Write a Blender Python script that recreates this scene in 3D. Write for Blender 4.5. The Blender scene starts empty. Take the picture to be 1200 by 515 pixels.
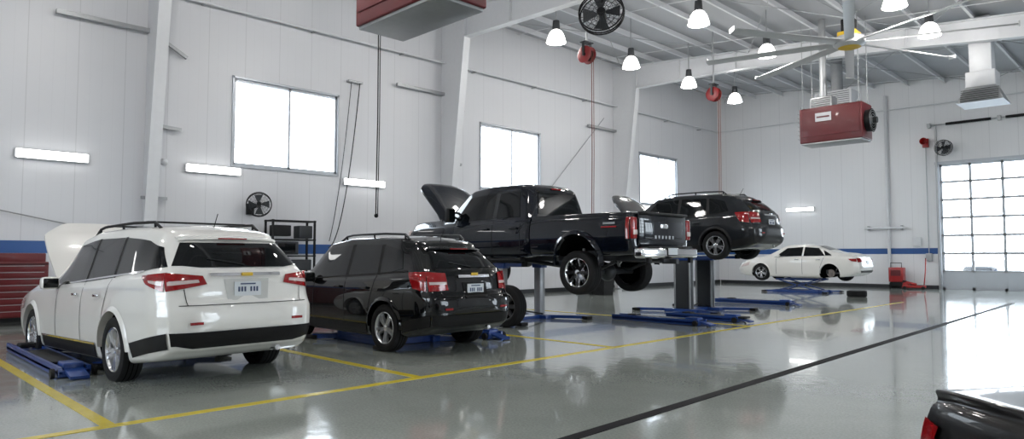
import bpy, bmesh, math, random
import numpy as np
from mathutils import Matrix, Vector
random.seed(4)
scene=bpy.context.scene
try:
    scene.view_settings.view_transform='Standard'
    scene.view_settings.exposure=0.25
except Exception as e: print(e)
pi=math.pi
# ------------------------------------------------------------------ materials
MATS={}
def mat(name,col,rough=.5,metal=0,coat=0,emit=None,es=0,noise=0.0,nscale=8,bump=0,spec=.5):
    if name in MATS: return MATS[name]
    m=bpy.data.materials.new(name); m.use_nodes=True
    nt=m.node_tree; b=nt.nodes['Principled BSDF']
    c=(*col,1)
    b.inputs['Base Color'].default_value=c
    b.inputs['Roughness'].default_value=rough
    b.inputs['Metallic'].default_value=metal
    b.inputs['Coat Weight'].default_value=coat
    b.inputs['Coat Roughness'].default_value=.02
    b.inputs['Specular IOR Level'].default_value=spec
    if emit:
        b.inputs['Emission Color'].default_value=(*emit,1); b.inputs['Emission Strength'].default_value=es
    if noise or bump:
        tc=nt.nodes.new('ShaderNodeTexCoord'); n=nt.nodes.new('ShaderNodeTexNoise')
        n.inputs['Scale'].default_value=nscale; n.inputs['Detail'].default_value=4
        nt.links.new(tc.outputs['Object'],n.inputs['Vector'])
        if noise:
            mx=nt.nodes.new('ShaderNodeMix'); mx.data_type='RGBA'
            mx.inputs[6].default_value=tuple(x*(1-noise) for x in col)+(1,)
            mx.inputs[7].default_value=tuple(min(1,x*(1+noise)) for x in col)+(1,)
            nt.links.new(n.outputs['Fac'],mx.inputs[0]); nt.links.new(mx.outputs[2],b.inputs['Base Color'])
        if bump:
            bp=nt.nodes.new('ShaderNodeBump'); bp.inputs['Strength'].default_value=bump
            nt.links.new(n.outputs['Fac'],bp.inputs['Height']); nt.links.new(bp.outputs[0],b.inputs['Normal'])
    MATS[name]=m; return m
def wall_mat(name,axis,col,pitch=1.0):
    m=bpy.data.materials.new(name); m.use_nodes=True; nt=m.node_tree; N=nt.nodes; Lk=nt.links
    b=N['Principled BSDF']; b.inputs['Roughness'].default_value=.38
    g=N.new('ShaderNodeNewGeometry'); sp=N.new('ShaderNodeSeparateXYZ'); Lk.new(g.outputs['Position'],sp.inputs[0])
    def mth(op,a,bv):
        n=N.new('ShaderNodeMath'); n.operation=op
        for i,x in enumerate((a,bv)):
            if x is None: continue
            if isinstance(x,(int,float)): n.inputs[i].default_value=x
            else: Lk.new(x,n.inputs[i])
        return n.outputs[0]
    f=mth('FRACT',mth('DIVIDE',mth('ADD',sp.outputs[axis],100.0),pitch),None)
    seam=mth('LESS_THAN',f,.02/pitch)
    rib=mth('LESS_THAN',mth('FRACT',mth('MULTIPLY',f,4.0),None),.06)
    ns=N.new('ShaderNodeTexNoise'); ns.inputs['Scale'].default_value=.35; ns.inputs['Detail'].default_value=3
    Lk.new(g.outputs['Position'],ns.inputs['Vector'])
    v=mth('SUBTRACT',mth('ADD',mth('MULTIPLY',ns.outputs['Fac'],.10),.94),mth('ADD',mth('MULTIPLY',seam,.13),mth('MULTIPLY',rib,.03)))
    mx=N.new('ShaderNodeMix'); mx.data_type='RGBA'; mx.blend_type='MULTIPLY'; mx.inputs[0].default_value=1
    mx.inputs[6].default_value=(*col,1); Lk.new(v,mx.inputs[7]); Lk.new(mx.outputs[2],b.inputs['Base Color'])
    MATS[name]=m; return m
def floor_mat():
    m=bpy.data.materials.new('epoxy_floor'); m.use_nodes=True; nt=m.node_tree; N=nt.nodes; Lk=nt.links
    b=N['Principled BSDF']
    g=N.new('ShaderNodeNewGeometry')
    n1=N.new('ShaderNodeTexNoise'); n1.inputs['Scale'].default_value=.6; n1.inputs['Detail'].default_value=6
    n2=N.new('ShaderNodeTexNoise'); n2.inputs['Scale'].default_value=45; n2.inputs['Detail'].default_value=3
    for n in (n1,n2): Lk.new(g.outputs['Position'],n.inputs['Vector'])
    r=N.new('ShaderNodeValToRGB'); r.color_ramp.elements[0].position=.3; r.color_ramp.elements[1].position=.7
    r.color_ramp.elements[0].color=(.295,.32,.29,1); r.color_ramp.elements[1].color=(.395,.42,.385,1)
    Lk.new(n1.outputs['Fac'],r.inputs[0])
    mx=N.new('ShaderNodeMix'); mx.data_type='RGBA'; mx.blend_type='OVERLAY'; mx.inputs[0].default_value=.35
    Lk.new(r.outputs[0],mx.inputs[6]); Lk.new(n2.outputs['Fac'],mx.inputs[7]); Lk.new(mx.outputs[2],b.inputs['Base Color'])
    mr=N.new('ShaderNodeMapRange'); mr.inputs[3].default_value=.06; mr.inputs[4].default_value=.15
    Lk.new(n1.outputs['Fac'],mr.inputs[0]); Lk.new(mr.outputs[0],b.inputs['Roughness'])
    n3=N.new('ShaderNodeTexNoise'); n3.inputs['Scale'].default_value=5; n3.inputs['Detail'].default_value=3
    Lk.new(g.outputs['Position'],n3.inputs['Vector'])
    bp=N.new('ShaderNodeBump'); bp.inputs['Strength'].default_value=.10; bp.inputs['Distance'].default_value=.02
    Lk.new(n3.outputs['Fac'],bp.inputs['Height']); Lk.new(bp.outputs[0],b.inputs['Normal'])
    b.inputs['Specular IOR Level'].default_value=1.0
    b.inputs['Coat Weight'].default_value=.35; b.inputs['Coat Roughness'].default_value=.03
    MATS['floor']=m; return m
def pane_mat():
    m=bpy.data.materials.new('window_pane'); m.use_nodes=True; nt=m.node_tree; N=nt.nodes; Lk=nt.links
    N.remove(N['Principled BSDF'])
    t=N.new('ShaderNodeBsdfTransparent'); gl=N.new('ShaderNodeBsdfGlossy'); gl.inputs['Roughness'].default_value=.03
    t.inputs[0].default_value=(.95,.98,1,1)
    mx=N.new('ShaderNodeMixShader'); mx.inputs[0].default_value=.06
    Lk.new(t.outputs[0],mx.inputs[1]); Lk.new(gl.outputs[0],mx.inputs[2]); Lk.new(mx.outputs[0],N['Material Output'].inputs[0])
    MATS['pane']=m; return m
WHITE=mat('white_steel',(.66,.67,.69),.4,noise=.04)
GREY=mat('galvanised_steel',(.36,.37,.38),.4,.6,noise=.1)
LGREY=mat('fan_blade_aluminium',(.5,.51,.52),.4,.3,noise=.05)
DGREY=mat('dark_steel',(.035,.038,.042),.45,.4)
BLACK=mat('black_plastic',(.008,.008,.009),.55,spec=.25)
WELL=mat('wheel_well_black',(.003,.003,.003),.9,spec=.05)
RUB=mat('tire_rubber',(.010,.010,.011),.75,bump=.1,nscale=60,spec=.25)
ALLOY=mat('alloy_wheel',(.68,.69,.71),.22,.9)
ALLOYD=mat('dark_alloy',(.15,.15,.16),.3,.9)
CHROME=mat('chrome',(.78,.78,.80),.1,1)
GLASS=mat('tinted_car_glass',(.004,.005,.006),.03,spec=.4)
REDL=mat('tail_light_red',(.26,.005,.007),.1,coat=.6)
CLEARL=mat('clear_lens',(.6,.5,.48),.1,coat=.6)
PLATE=mat('license_plate',(.6,.63,.66),.4)
PLATEB=mat('plate_lettering',(.03,.05,.12),.5)
PW=mat('white_car_paint',(.76,.745,.71),.3,coat=1)
PB=mat('black_car_paint',(.0015,.002,.003),.3,coat=1,spec=.05)
PBM=mat('black_car_paint_dull',(.002,.002,.0025),.3,coat=.25,spec=.1)
PT=mat('midnight_truck_paint',(.002,.0035,.008),.3,coat=1,spec=.05)
PG=mat('granite_grey_paint',(.012,.014,.017),.3,.0,coat=.9,spec=.1)
RED=mat('red_enamel',(.33,.012,.012),.35,coat=.3,noise=.1)
DRED=mat('dark_red_enamel',(.11,.006,.009),.42,coat=.1,noise=.1)
BLUE=mat('lift_blue_paint',(.008,.045,.22),.35,coat=.3,noise=.1)
STRIPE=mat('wall_stripe_blue',(.015,.08,.27),.4)
YEL=mat('yellow_floor_paint',(.60,.47,.04),.22,noise=.18,nscale=4)
YELP=mat('yellow_plastic',(.65,.42,.02),.4)
TAPE=mat('black_floor_tape',(.006,.006,.008),.6,spec=.05)
LAMPG=mat('lamp_refractor',(.9,.9,.9),.3,emit=(1,.97,.92),es=3)
BULB=mat('lamp_bulb_glass',(1,1,1),.3,emit=(1,.96,.9),es=60)
TUBE=mat('fluorescent_tube',(1,1,1),.3,emit=(1,1,.98),es=5)
ALU=mat('aluminium_frame',(.40,.42,.45),.4,.5)
DOORW=mat('door_frame_white',(.50,.53,.57),.4)
GREEN=mat('green_plastic',(.02,.12,.04),.5)
CARD=mat('cardboard',(.35,.23,.12),.8)
ROOFM=mat('roof_liner',(.40,.41,.43),.6,noise=.1,nscale=.6)
CONC=mat('outside_concrete',(.30,.31,.32),.9,noise=.1,nscale=.5)
ROTOR=mat('brake_rotor',(.25,.22,.2),.4,.8)
ORANGE=mat('hose_rust_red',(.16,.035,.02),.5)
PANE=pane_mat(); FLOOR=floor_mat()
WL=wall_mat('wall_panel_y_dim',1,(.66,.665,.69)); WB=wall_mat('wall_panel_x_bright',0,(.78,.785,.80))  # same panel twice; dimmer left and brighter back light put into the colours
# ------------------------------------------------------------------ mesh builder
class MB:
    def __init__(s): s.v=[];s.f=[];s.m=[];s.mats=[]
    def mi(s,m):
        if m not in s.mats: s.mats.append(m)
        return s.mats.index(m)
    def add(s,V,F,m,M=None):
        o=len(s.v)
        if M is not None: V=[M@Vector(p) for p in V]
        s.v.extend([tuple(p) for p in V]); s.f.extend([tuple(i+o for i in f) for f in F])
        if isinstance(m,list): s.m.extend([s.mi(x) for x in m])
        else: s.m.extend([s.mi(m)]*len(F))
    def box(s,c,size,m,R=None,bev=0.0,M=None):
        bm=bmesh.new(); bmesh.ops.create_cube(bm,size=1)
        bmesh.ops.scale(bm,vec=size,verts=bm.verts)
        if bev>0: bmesh.ops.bevel(bm,geom=list(bm.edges),offset=bev,segments=3,profile=.5,affect='EDGES')
        T=Matrix.Translation(c)
        if R is not None: T=T@R
        if M is not None: T=M@T
        bm.verts.index_update()
        s.add([T@v.co for v in bm.verts],[[v.index for v in f.verts] for f in bm.faces],m); bm.free()
    def bar(s,p0,p1,w,h,m,up=(0,0,1)):
        p0=Vector(p0);p1=Vector(p1);d=(p1-p0);L=d.length;d.normalize()
        u=Vector(up); 
        if abs(d.dot(u))>.95: u=Vector((1,0,0))
        sd=d.cross(u).normalized(); u=sd.cross(d)
        V=[]
        for p in (p0,p1):
            for a,b in((-1,-1),(1,-1),(1,1),(-1,1)): V.append(p+sd*a*w/2+u*b*h/2)
        s.add(V,[(0,1,2,3),(4,5,6,7),(0,1,5,4),(1,2,6,5),(2,3,7,6),(3,0,4,7)],m)
    def tube(s,pts,r,m,seg=10,r2=None):
        pts=[Vector(p) for p in pts]; n=len(pts); V=[];F=[]
        prev=None
        for i,p in enumerate(pts):
            d=(pts[min(i+1,n-1)]-pts[max(i-1,0)]).normalized()
            if prev is None:
                a=Vector((0,0,1)) if abs(d.z)<.9 else Vector((1,0,0)); u=d.cross(a).normalized()
            else: u=(prev-d*prev.dot(d)).normalized()
            prev=u; w=d.cross(u); rr=r if r2 is None else r+(r2-r)*i/(n-1)
            for k in range(seg):
                t=2*pi*k/seg; V.append(p+u*math.cos(t)*rr+w*math.sin(t)*rr)
        for i in range(n-1):
            for k in range(seg):
                k2=(k+1)%seg; F.append((i*seg+k,i*seg+k2,(i+1)*seg+k2,(i+1)*seg+k))
        F.append(tuple(range(seg))); F.append(tuple((n-1)*seg+k for k in range(seg)))
        s.add(V,F,m)
    def lathe(s,prof,m,M=None,seg=36,closed=False):
        # prof: (axial, radius), axis = local Z
        V=[];F=[];n=len(prof)
        for k in range(seg):
            t=2*pi*k/seg
            for a,r in prof: V.append((r*math.cos(t),r*math.sin(t),a))
        for k in range(seg):
            k2=(k+1)%seg
            for i in range(n-1 if not closed else n):
                j=(i+1)%n; F.append((k*n+i,k*n+j,k2*n+j,k2*n+i))
        s.add(V,F,m,M)
    def sphere(s,c,r,m,sc=(1,1,1)):
        bm=bmesh.new(); bmesh.ops.create_uvsphere(bm,u_segments=16,v_segments=10,radius=r)
        bm.verts.index_update()
        s.add([Vector((v.co.x*sc[0],v.co.y*sc[1],v.co.z*sc[2]))+Vector(c) for v in bm.verts],[[v.index for v in f.verts] for f in bm.faces],m); bm.free()
    def obj(s,name,loc=(0,0,0),rot=(0,0,0),parent=None,normals=True,angle=35):
        me=bpy.data.meshes.new(name); me.from_pydata(s.v,[],s.f)
        for m in s.mats: me.materials.append(m)
        me.polygons.foreach_set('material_index',s.m)
        if normals:
            bm=bmesh.new(); bm.from_mesh(me); bmesh.ops.recalc_face_normals(bm,faces=bm.faces); bm.to_mesh(me); bm.free()
        me.polygons.foreach_set('use_smooth',[True]*len(me.polygons))
        me.set_sharp_from_angle(angle=math.radians(angle))
        me.update()
        o=bpy.data.objects.new(name,me); scene.collection.objects.link(o)
        o.location=loc; o.rotation_euler=rot
        if parent: o.parent=parent
        return o
def alongY(c,flip=1):  # local Z -> world Y*flip
    return Matrix.Translation(c)@Matrix.Rotation(-pi/2*flip,4,'X')
# ------------------------------------------------------------------ room
XL,XR,YB,YF=-18.5,6.0,34.6,-8.0
def roofz(x): return 10.25-0.085*(x-XL)
def wall(name,axis,pos,a0,a1,z1,ops,m,th=.3,outward=-1):
    """axis 0: wall plane x=pos running along y; axis 1: plane y=pos running along x"""
    b=MB(); ca=sorted(set([a0,a1]+[o[0] for o in ops]+[o[1] for o in ops])); cz=sorted(set([0,z1]+[o[2] for o in ops]+[o[3] for o in ops]))
    for i in range(len(ca)-1):
        for j in range(len(cz)-1):
            am=(ca[i]+ca[i+1])/2; zm=(cz[j]+cz[j+1])/2
            if any(o[0]<am<o[1] and o[2]<zm<o[3] for o in ops): continue
            la=ca[i+1]-ca[i]; lz=cz[j+1]-cz[j]
            if axis==0: b.box((pos+outward*th/2,am,zm),(th,la,lz),m)
            else: b.box((am,pos+outward*th/2,zm),(la,th,lz),m)
    return b.obj(name)
wins=[(7.7,10.9),(16.85,20.05),(27.05,30.3)]
WZ0,WZ1=3.95,6.35
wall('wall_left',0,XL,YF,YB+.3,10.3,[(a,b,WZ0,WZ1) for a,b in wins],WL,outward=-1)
GD=(-7.9,-3.3)
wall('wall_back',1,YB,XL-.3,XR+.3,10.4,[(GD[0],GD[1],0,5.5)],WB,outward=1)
unseen_rdoors=[(5,9.6),(21,25.6)]  # doors out of view, added to let daylight in from the right
wall('wall_right',0,XR,YF,YB+.3,8.4,[(a,b,0,5.5) for a,b in unseen_rdoors],WL,outward=1)
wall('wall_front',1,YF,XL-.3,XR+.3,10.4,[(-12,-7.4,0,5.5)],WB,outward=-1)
b=MB(); b.box(((XL+XR)/2,(YF+YB)/2,-.1),(XR-XL+.6,YB-YF+.6,.2),FLOOR); b.obj('floor')
b=MB(); x0,x1=XL-.3,XR+.3; z0,z1=roofz(x0),roofz(x1); V=[]
for dz in(0,.25):
    V+=[(x0,YF-.3,z0+dz),(x1,YF-.3,z1+dz),(x1,YB+.3,z1+dz),(x0,YB+.3,z0+dz)]
b.add(V,[(0,1,2,3),(4,5,6,7),(0,1,5,4),(1,2,6,5),(2,3,7,6),(3,0,4,7)],ROOFM); b.obj('ceiling')
# stripes as wall trim
b=MB(); b.box((XL+.012,(YF+YB)/2,1.66),(.02,YB-YF,.28),STRIPE); b.obj('trim_1')
b=MB(); b.box(((XL+GD[0])/2,YB-.012,1.68),(GD[0]-XL-.2,.02,.26),STRIPE); b.obj('trim_2')
b=MB(); b.box((XL+.02,(YF+YB)/2,.08),(.03,YB-YF,.16),DGREY); b.obj('baseboard_left')
b=MB(); b.box(((XL+GD[0])/2,YB-.02,.08),(GD[0]-XL-.2,.03,.16),DGREY); b.obj('baseboard_back')
# windows
for i,(a,c) in enumerate(wins):
    b=MB(); zc=(WZ0+WZ1)/2; t=.07
    for y in (a+t/2,c-t/2,(a+c)/2+.05): b.box((XL-.08,y,zc),(.12,t,WZ1-WZ0),ALU)
    for z in (WZ0+t/2,WZ1-t/2): b.box((XL-.08,(a+c)/2,z),(.12,c-a,t),ALU)
    b.box((XL+.02,(a+c)/2,WZ0-.03),(.06,c-a+.1,.06),ALU); b.box((XL+.02,(a+c)/2,WZ1+.03),(.05,c-a+.1,.06),ALU)
    for y in(a-.02,c+.02): b.box((XL+.02,y,zc),(.05,.05,WZ1-WZ0+.1),ALU)
    b.box((XL-.1,(a+c)/2,zc),(.01,c-a,WZ1-WZ0),PANE)
    b.obj('window_%d'%(i+1))
# garage doors
def gdoor(name,axis,pos,a0,a1,h=5.5,inw=-1,hl=7.25):
    b=MB()
    def bx(a,z,la,lz,m,dep=.06,off=0):
        if axis==1: b.box((a,pos-inw*.12+off*inw,z),(la,dep,lz),m)
        else: b.box((pos-inw*.12+off*inw,a,z),(dep,la,lz),m)
    w=a1-a0; rows=7; rh=h/rows; cols=4
    for r in range(rows+1): bx((a0+a1)/2,min(max(r*rh,.05),h-.05),w,.10,DOORW)
    for r in range(1,rows):
        bx((a0+a1)/2,r*rh,w,.03,GREY,.07)
    for c in range(cols+1): bx(min(max(a0+c*w/cols,a0+.05),a1-.05),h/2,.10,h,DOORW)
    bx((a0+a1)/2,rh/2,w,rh,DOORW,.04)
    bx((a0+a1)/2,h/2+rh/2,w,h-rh,PANE,.01)
    for a in (a0-.06,a1+.06):
        bx(a,hl/2,.06,hl,GREY,.08,.2); bx(a,h/2,.12,h,DOORW,.05,.14)
    bx((a0+a1)/2,h+.06,w+.3,.12,DOORW,.05,.14)
    # high-lift shaft with torsion springs
    def P(a,z,o): return (a,pos+inw*o,z) if axis==1 else (pos+inw*o,a,z)
    b.tube([P(a0-.3,hl,.18),P(a1+.3,hl,.18)],.02,GREY)
    for q in (.08,.55): b.tube([P(a0+w*q,hl,.18),P(a0+w*(q+.36),hl,.18)],.06,BLACK,12)
    for a in (a0-.3,(a0+a1)/2,a1+.3): b.box(P(a,hl,.1),(.12,.2,.2) if axis==1 else (.2,.12,.2),GREY)
    return b.obj(name)
gdoor('door_1',1,YB,*GD)
for i,(a,c) in enumerate(unseen_rdoors): gdoor('door_%d'%(i+2),0,XR,a,c)
gdoor('door_4',1,YF,-12,-7.4,inw=1)  # unseen door behind the camera, added for daylight
# steel frames
frames=[-4.0,5.5,15.0,25.0]
for i,y in enumerate(frames):
    b=MB()
    def webplate(poly,th=.03):
        n=len(poly); V=[(x,y-th/2,z) for x,z in poly]+[(x,y+th/2,z) for x,z in poly]
        F=[tuple(range(n)),tuple(range(n,2*n))]+[(k,(k+1)%n,n+(k+1)%n,n+k) for k in range(n)]
        b.add(V,F,WHITE)
    top=roofz(XL+.1)-.22
    colp=[(XL+.01,0),(XL+.28,0),(XL+1.35,top-1.15),(XL+.01,top-.05)]
    webplate(colp); 
    ux=[XL+1.35,XL+6,-6.5,-1,XR-1.2]; uz=[top-1.15,roofz(XL+6)-.95,roofz(-6.5)-.9,roofz(-1)-1.0,roofz(XR-1.2)-1.25]
    poly=[(XL+.01,top-.05)]+list(zip(ux,uz))+[(XR-.01,roofz(XR)-.25)]
    webplate(poly)
    webplate([(XR-.01,0),(XR-.3,0),(XR-1.2,uz[-1]),(XR-.01,roofz(XR)-.3)])
    def fl(p,q,w=.28,t=.035):
        p=Vector((p[0],y,p[1]));q=Vector((q[0],y,q[1])); b.bar(p,q,w,t,WHITE)
    b.bar((XL+.28,y,0),(XL+1.35,y,top-1.15),.28,.03,WHITE,up=(1,0,0))
    b.bar((XR-.3,y,0),(XR-1.2,y,uz[-1]),.28,.03,WHITE,up=(1,0,0))
    for k in range(len(ux)-1): fl((ux[k],uz[k]),(ux[k+1],uz[k+1]))
    fl((XL+.05,top-.04),(XR-.05,roofz(XR)-.24))
    for xx in (XL+1.35,XL+3.5,XL+6,-9,-6.5,-3):  # stiffeners
        zz=np.interp(xx,ux,uz); b.box((xx,y,(zz+roofz(xx)-.24)/2),(.02,.26,roofz(xx)-.24-zz),WHITE)
    b.box((XL+.2,y,.02),(.5,.4,.04),GREY)
    # flange struts & conduit
    b.bar((XL+.15,y-2.0,7.1),(XL+.15,y-.02,7.1),.12,.1,GREY)
    b.bar((XL+.15,y+.02,7.1),(XL+.15,y+.9,6.6),.08,.08,GREY)
    b.bar((XL+.15,y+.02,4.75),(XL+.15,y+.8,4.7),.08,.08,GREY)
    b.bar((XL+.15,y-.1,2.9),(XL+.15,y+.5,2.9),.08,.08,GREY)
    b.obj('steel_frame' )
# purlins
b=MB(); x=XL+.8
while x<XR-.3:
    z=roofz(x)
    b.box((x,(YF+YB)/2,z-.11),(.015,YB-YF,.2),WHITE); b.box((x+.03,(YF+YB)/2,z-.215),(.075,YB-YF,.012),WHITE)
    x+=1.45
for k in range(9):
    yy=YF+2+k*4.9
    b.tube([(XL+.3,yy,roofz(XL)-.24),(XR-.3,yy,roofz(XR)-.24)],.014,WHITE,6)
b.obj('roof_purlins')
b=MB()
for (y0,y1) in ((15,25),(25,34.5)):
    for (xa,xb) in ((-18,-12),(-12,-6),(-6,0)):
        b.tube([(xa,y0,roofz(xa)-.35),(xb,y1,roofz(xb)-.35)],.015,GREY,6); b.tube([(xb,y0,roofz(xb)-.35),(xa,y1,roofz(xa)-.35)],.015,GREY,6)
b.obj('roof_bracing_rods')
# pipes
b=MB(); b.tube([(XL+.25,YF+.2,8.1),(XL+.25,YB-.25,8.25),],.035,WHITE); b.tube([(XL+.25,YB-.25,8.25),(XR-.2,YB-.25,8.1)],.03,WHITE)
for y in np.arange(-6,34,3.2): b.box((XL+.13,y,8.15),(.25,.04,.04),GREY)
b.tube([(-9.95,YB-.12,.2),(-9.95,YB-.12,8.9)],.07,WHITE); b.obj('compressed_air_pipe')
b=MB(); b.box((-10.1,YB-.25,2.75),(1.7,.06,.1),WHITE,bev=.02)
b.box((-10.8,YB-.12,2.75),(.06,.22,.2),GREY);b.box((-9.4,YB-.12,2.75),(.06,.22,.2),GREY); b.obj('wall_rail')
b=MB()
for y0,z0,y1,z1 in ((20.6,4.2,24.2,7.6),(0,3.0,4.8,2.0)):
    b.tube([(XL+.1,y0,z0),(XL+.1,y1,z1)],.015,GREY,6)
b.obj('wall_bracing_rod')
# wall strip lights
def strip(axis,a0,a1,z=3.75):
    b=MB(); c=(a0+a1)/2; L=a1-a0
    if axis==0:
        b.box((XL+.052,c,z),(.1,L,.22),WHITE,bev=.02); b.box((XL+.12,c,z),(.06,L-.04,.19),TUBE,bev=.02)
    else:
        b.box((c,YB-.052,z),(L,.1,.2),WHITE,bev=.02); b.box((c,YB-.12,z),(L-.04,.06,.17),TUBE,bev=.02)
    b.obj('strip_light')
for a,c in ((2.83,4.27),(6.45,7.9),(11.1,12.6),(26.1,27.9),(-2,-.6)): strip(0,a,c)
strip(1,-14.7,-13.3,3.8)
# ------------------------------------------------------------------ floor marks
def fline(name,p,q,w,m):
    b=MB(); b.bar((p[0],p[1],.002),(q[0],q[1],.002),w,.006,m); b.obj(name)
fline('floor_line',(-6.6,-6),(-6.6,24),.11,YEL)
for y in (-1.45,1.75,5.05,8.9,13.6): fline('floor_line',(-6.65,y),(-13.5,y-.05),.11,YEL)
fline('floor_drain_strip',(-3.35,-6),(-4.05,26),.12,TAPE)
# ------------------------------------------------------------------ car kit
def chaikin(P,n=2):
    for _ in range(n):
        Q=[P[0]]
        for i in range(len(P)-1):
            a,b=P[i],P[i+1]
            Q.append((a[0]*.75+b[0]*.25,a[1]*.75+b[1]*.25)); Q.append((a[0]*.25+b[0]*.75,a[1]*.25+b[1]*.75))
        Q.append(P[-1]); P=Q
    return P
def sstep(t): t=max(0,min(1,t)); return t*t*(3-2*t)
class Body:
    def __init__(s,keys,rr=((0,0),(3,0)),rf=((0,0),(3,0)),gr=1.2,gf=.8,Br=.1,Bf=.12,x0=0,smooth=.1,power=5):
        K=np.array(keys,float); s.L=K[-1,0]; s.xs=np.arange(0,s.L+.001,.02)
        s.P=np.stack([np.interp(s.xs,K[:,0],K[:,j]) for j in range(1,6)])
        w=int(smooth/.02)|1; pad=w//2
        s.P=np.stack([np.convolve(np.pad(r,pad,mode='edge'),np.ones(w)/w,'valid') for r in s.P])
        s.rr=np.array(rr);s.rf=np.array(rf);s.gr=gr;s.gf=gf;s.Br=Br;s.Bf=Bf;s.x0=x0;s.pw=power
    def par(s,x): return [float(np.interp(x,s.xs,r)) for r in s.P]
    def sec(s,x):
        zlo,zb,zt,w,wt=s.par(x); h=zt-zb; g=w*.93
        P=[(0,zlo),(w*.82,zlo),(w*.94,zlo+.02),(w*.975,zlo+.14),(w,zlo+.42*(zb-zlo)),(w*.995,zlo+.75*(zb-zlo)),(w*.965,zb-.01),(g,zb+.02*min(1,h*4)+.005),
           (wt+(g-wt)*.14,zb+h*.86),(wt*.95,zt-.012),(wt*.55,zt+.008),(0,zt+.02)]
        return chaikin(P,2)
    def warp(s,x,z):
        a=sstep((s.gr-x)/s.gr)*np.interp(z,s.rr[:,0],s.rr[:,1]); c=sstep((x-(s.L-s.gf))/s.gf)*np.interp(z,s.rf[:,0],s.rf[:,1])
        return x+a-c+s.x0
    def side(s,x,z,sd=1,off=.006):
        S=s.sec(x); best=None
        for i in range(4,len(S)-1):
            z1,z2=S[i][1],S[i+1][1]
            if (z1-z)*(z2-z)<=0 and abs(z2-z1)>1e-6:
                y=S[i][0]+(S[i+1][0]-S[i][0])*(z-z1)/(z2-z1)
                if best is None or y>best: best=y
        if best is None: best=S[-8][0]
        return Vector((s.warp(x,z),sd*(best+off),z))
    def top(s,x,y,off=.006):
        S=s.sec(x); ay=abs(y); best=0
        for i in range(len(S)//2-4,len(S)-1):
            y1,y2=S[i][0],S[i+1][0]
            if (y1-ay)*(y2-ay)<=0 and abs(y2-y1)>1e-6:
                z=S[i][1]+(S[i+1][1]-S[i][1])*(ay-y1)/(y2-y1); best=max(best,z)
        return Vector((s.warp(x,best),y,best+off))
    def bulge(s,q): return max(0,1-q**s.pw)**.65
    def cap(s,y,z,off=.006,end=0):
        x=0 if end==0 else s.L; S=s.sec(x); zc=(S[0][1]+S[-1][1])/2; ay=abs(y); dz=z-zc
        q=0; th=math.atan2(dz,ay)
        for i in range(len(S)-1):
            a=(S[i][0],S[i][1]-zc);b2=(S[i+1][0],S[i+1][1]-zc)
            t1=math.atan2(a[1],a[0]);t2=math.atan2(b2[1],b2[0])
            if min(t1,t2)-1e-9<=th<=max(t1,t2)+1e-9:
                dx,dy=math.cos(th),math.sin(th); ex,ey=b2[0]-a[0],b2[1]-a[1]
                den=dx*ey-dy*ex
                if abs(den)<1e-9: continue
                r=(a[0]*ey-a[1]*ex)/den; q=math.hypot(ay,dz)/max(r,1e-6); break
        q=min(q,1); bl=s.bulge(q)
        if end==0: return Vector((s.warp(0,z)-s.Br*bl-off,y,z))
        return Vector((s.warp(s.L,z)+s.Bf*bl+off,y,z))
    def mesh(s,n=110):
        V=[];F=[]; R=None; xs=np.linspace(0,s.L,n)
        def ring(S): return S+[(-y,z) for y,z in S[-2:0:-1]]
        for x in xs:
            rg=ring(s.sec(x)); R=len(rg)
            for y,z in rg: V.append((s.warp(x,z),y,z))
        for i in range(n-1):
            for k in range(R):
                k2=(k+1)%R; F.append((i*R+k,i*R+k2,(i+1)*R+k2,(i+1)*R+k))
        for end in (0,1):
            x=0 if end==0 else s.L; rg=ring(s.sec(x)); zc=(s.sec(x)[0][1]+s.sec(x)[-1][1])/2
            base=0 if end==0 else (n-1)*R
            for q in (.985,.96,.93,.89,.84,.77,.68,.55,.38,.18):
                st=len(V); bl=s.bulge(q)
                for y,z in rg:
                    zz=zc+(z-zc)*q; xx=s.warp(x,zz)+(-s.Br if end==0 else s.Bf)*bl; V.append((xx,y*q,zz))
                for k in range(R):
                    k2=(k+1)%R; F.append((base+k,base+k2,st+k2,st+k))
                base=st
            V.append((s.warp(x,zc)+(-s.Br if end==0 else s.Bf),0,zc)); c=len(V)-1
            for k in range(R): F.append((base+k,base+(k+1)%R,c))
        return V,F
def cut_body(V,F,wheels,paint,mb,hw=1.2):
    """wheels: (x,z,r)"""
    me=bpy.data.meshes.new('tmp'); me.from_pydata(V,[],F); bm=bmesh.new(); bm.from_mesh(me); bmesh.ops.recalc_face_normals(bm,faces=bm.faces); bm.to_mesh(me); bm.free()
    o=bpy.data.objects.new('tmpb',me); scene.collection.objects.link(o); me.materials.append(paint); me.materials.append(WELL)
    bm=bmesh.new()
    for x,z,r in wheels:
        M=Matrix.Translation((x,0,z))@Matrix.Rotation(pi/2,4,'X')
        bmesh.ops.create_cone(bm,cap_ends=True,segments=48,radius1=r,radius2=r,depth=2*hw,matrix=M)
    cm=bpy.data.meshes.new('tmpc'); bm.to_mesh(cm); bm.free(); cm.materials.append(paint); cm.materials.append(WELL)
    cm.polygons.foreach_set('material_index',[1]*len(cm.polygons))
    c=bpy.data.objects.new('tmpc',cm); scene.collection.objects.link(c)
    md=o.modifiers.new('b','BOOLEAN'); md.operation='DIFFERENCE'; md.object=c; md.solver='EXACT'
    dg=bpy.context.evaluated_depsgraph_get(); ev=o.evaluated_get(dg); em=ev.to_mesh()
    Vs=[v.co.copy() for v in em.vertices]; Fs=[tuple(p.vertices) for p in em.polygons]; ms=[(paint if p.material_index==0 else WELL) for p in em.polygons]
    mb.add(Vs,Fs,ms); ev.to_mesh_clear()
    for q in(o,c): bpy.data.objects.remove(q)
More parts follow.
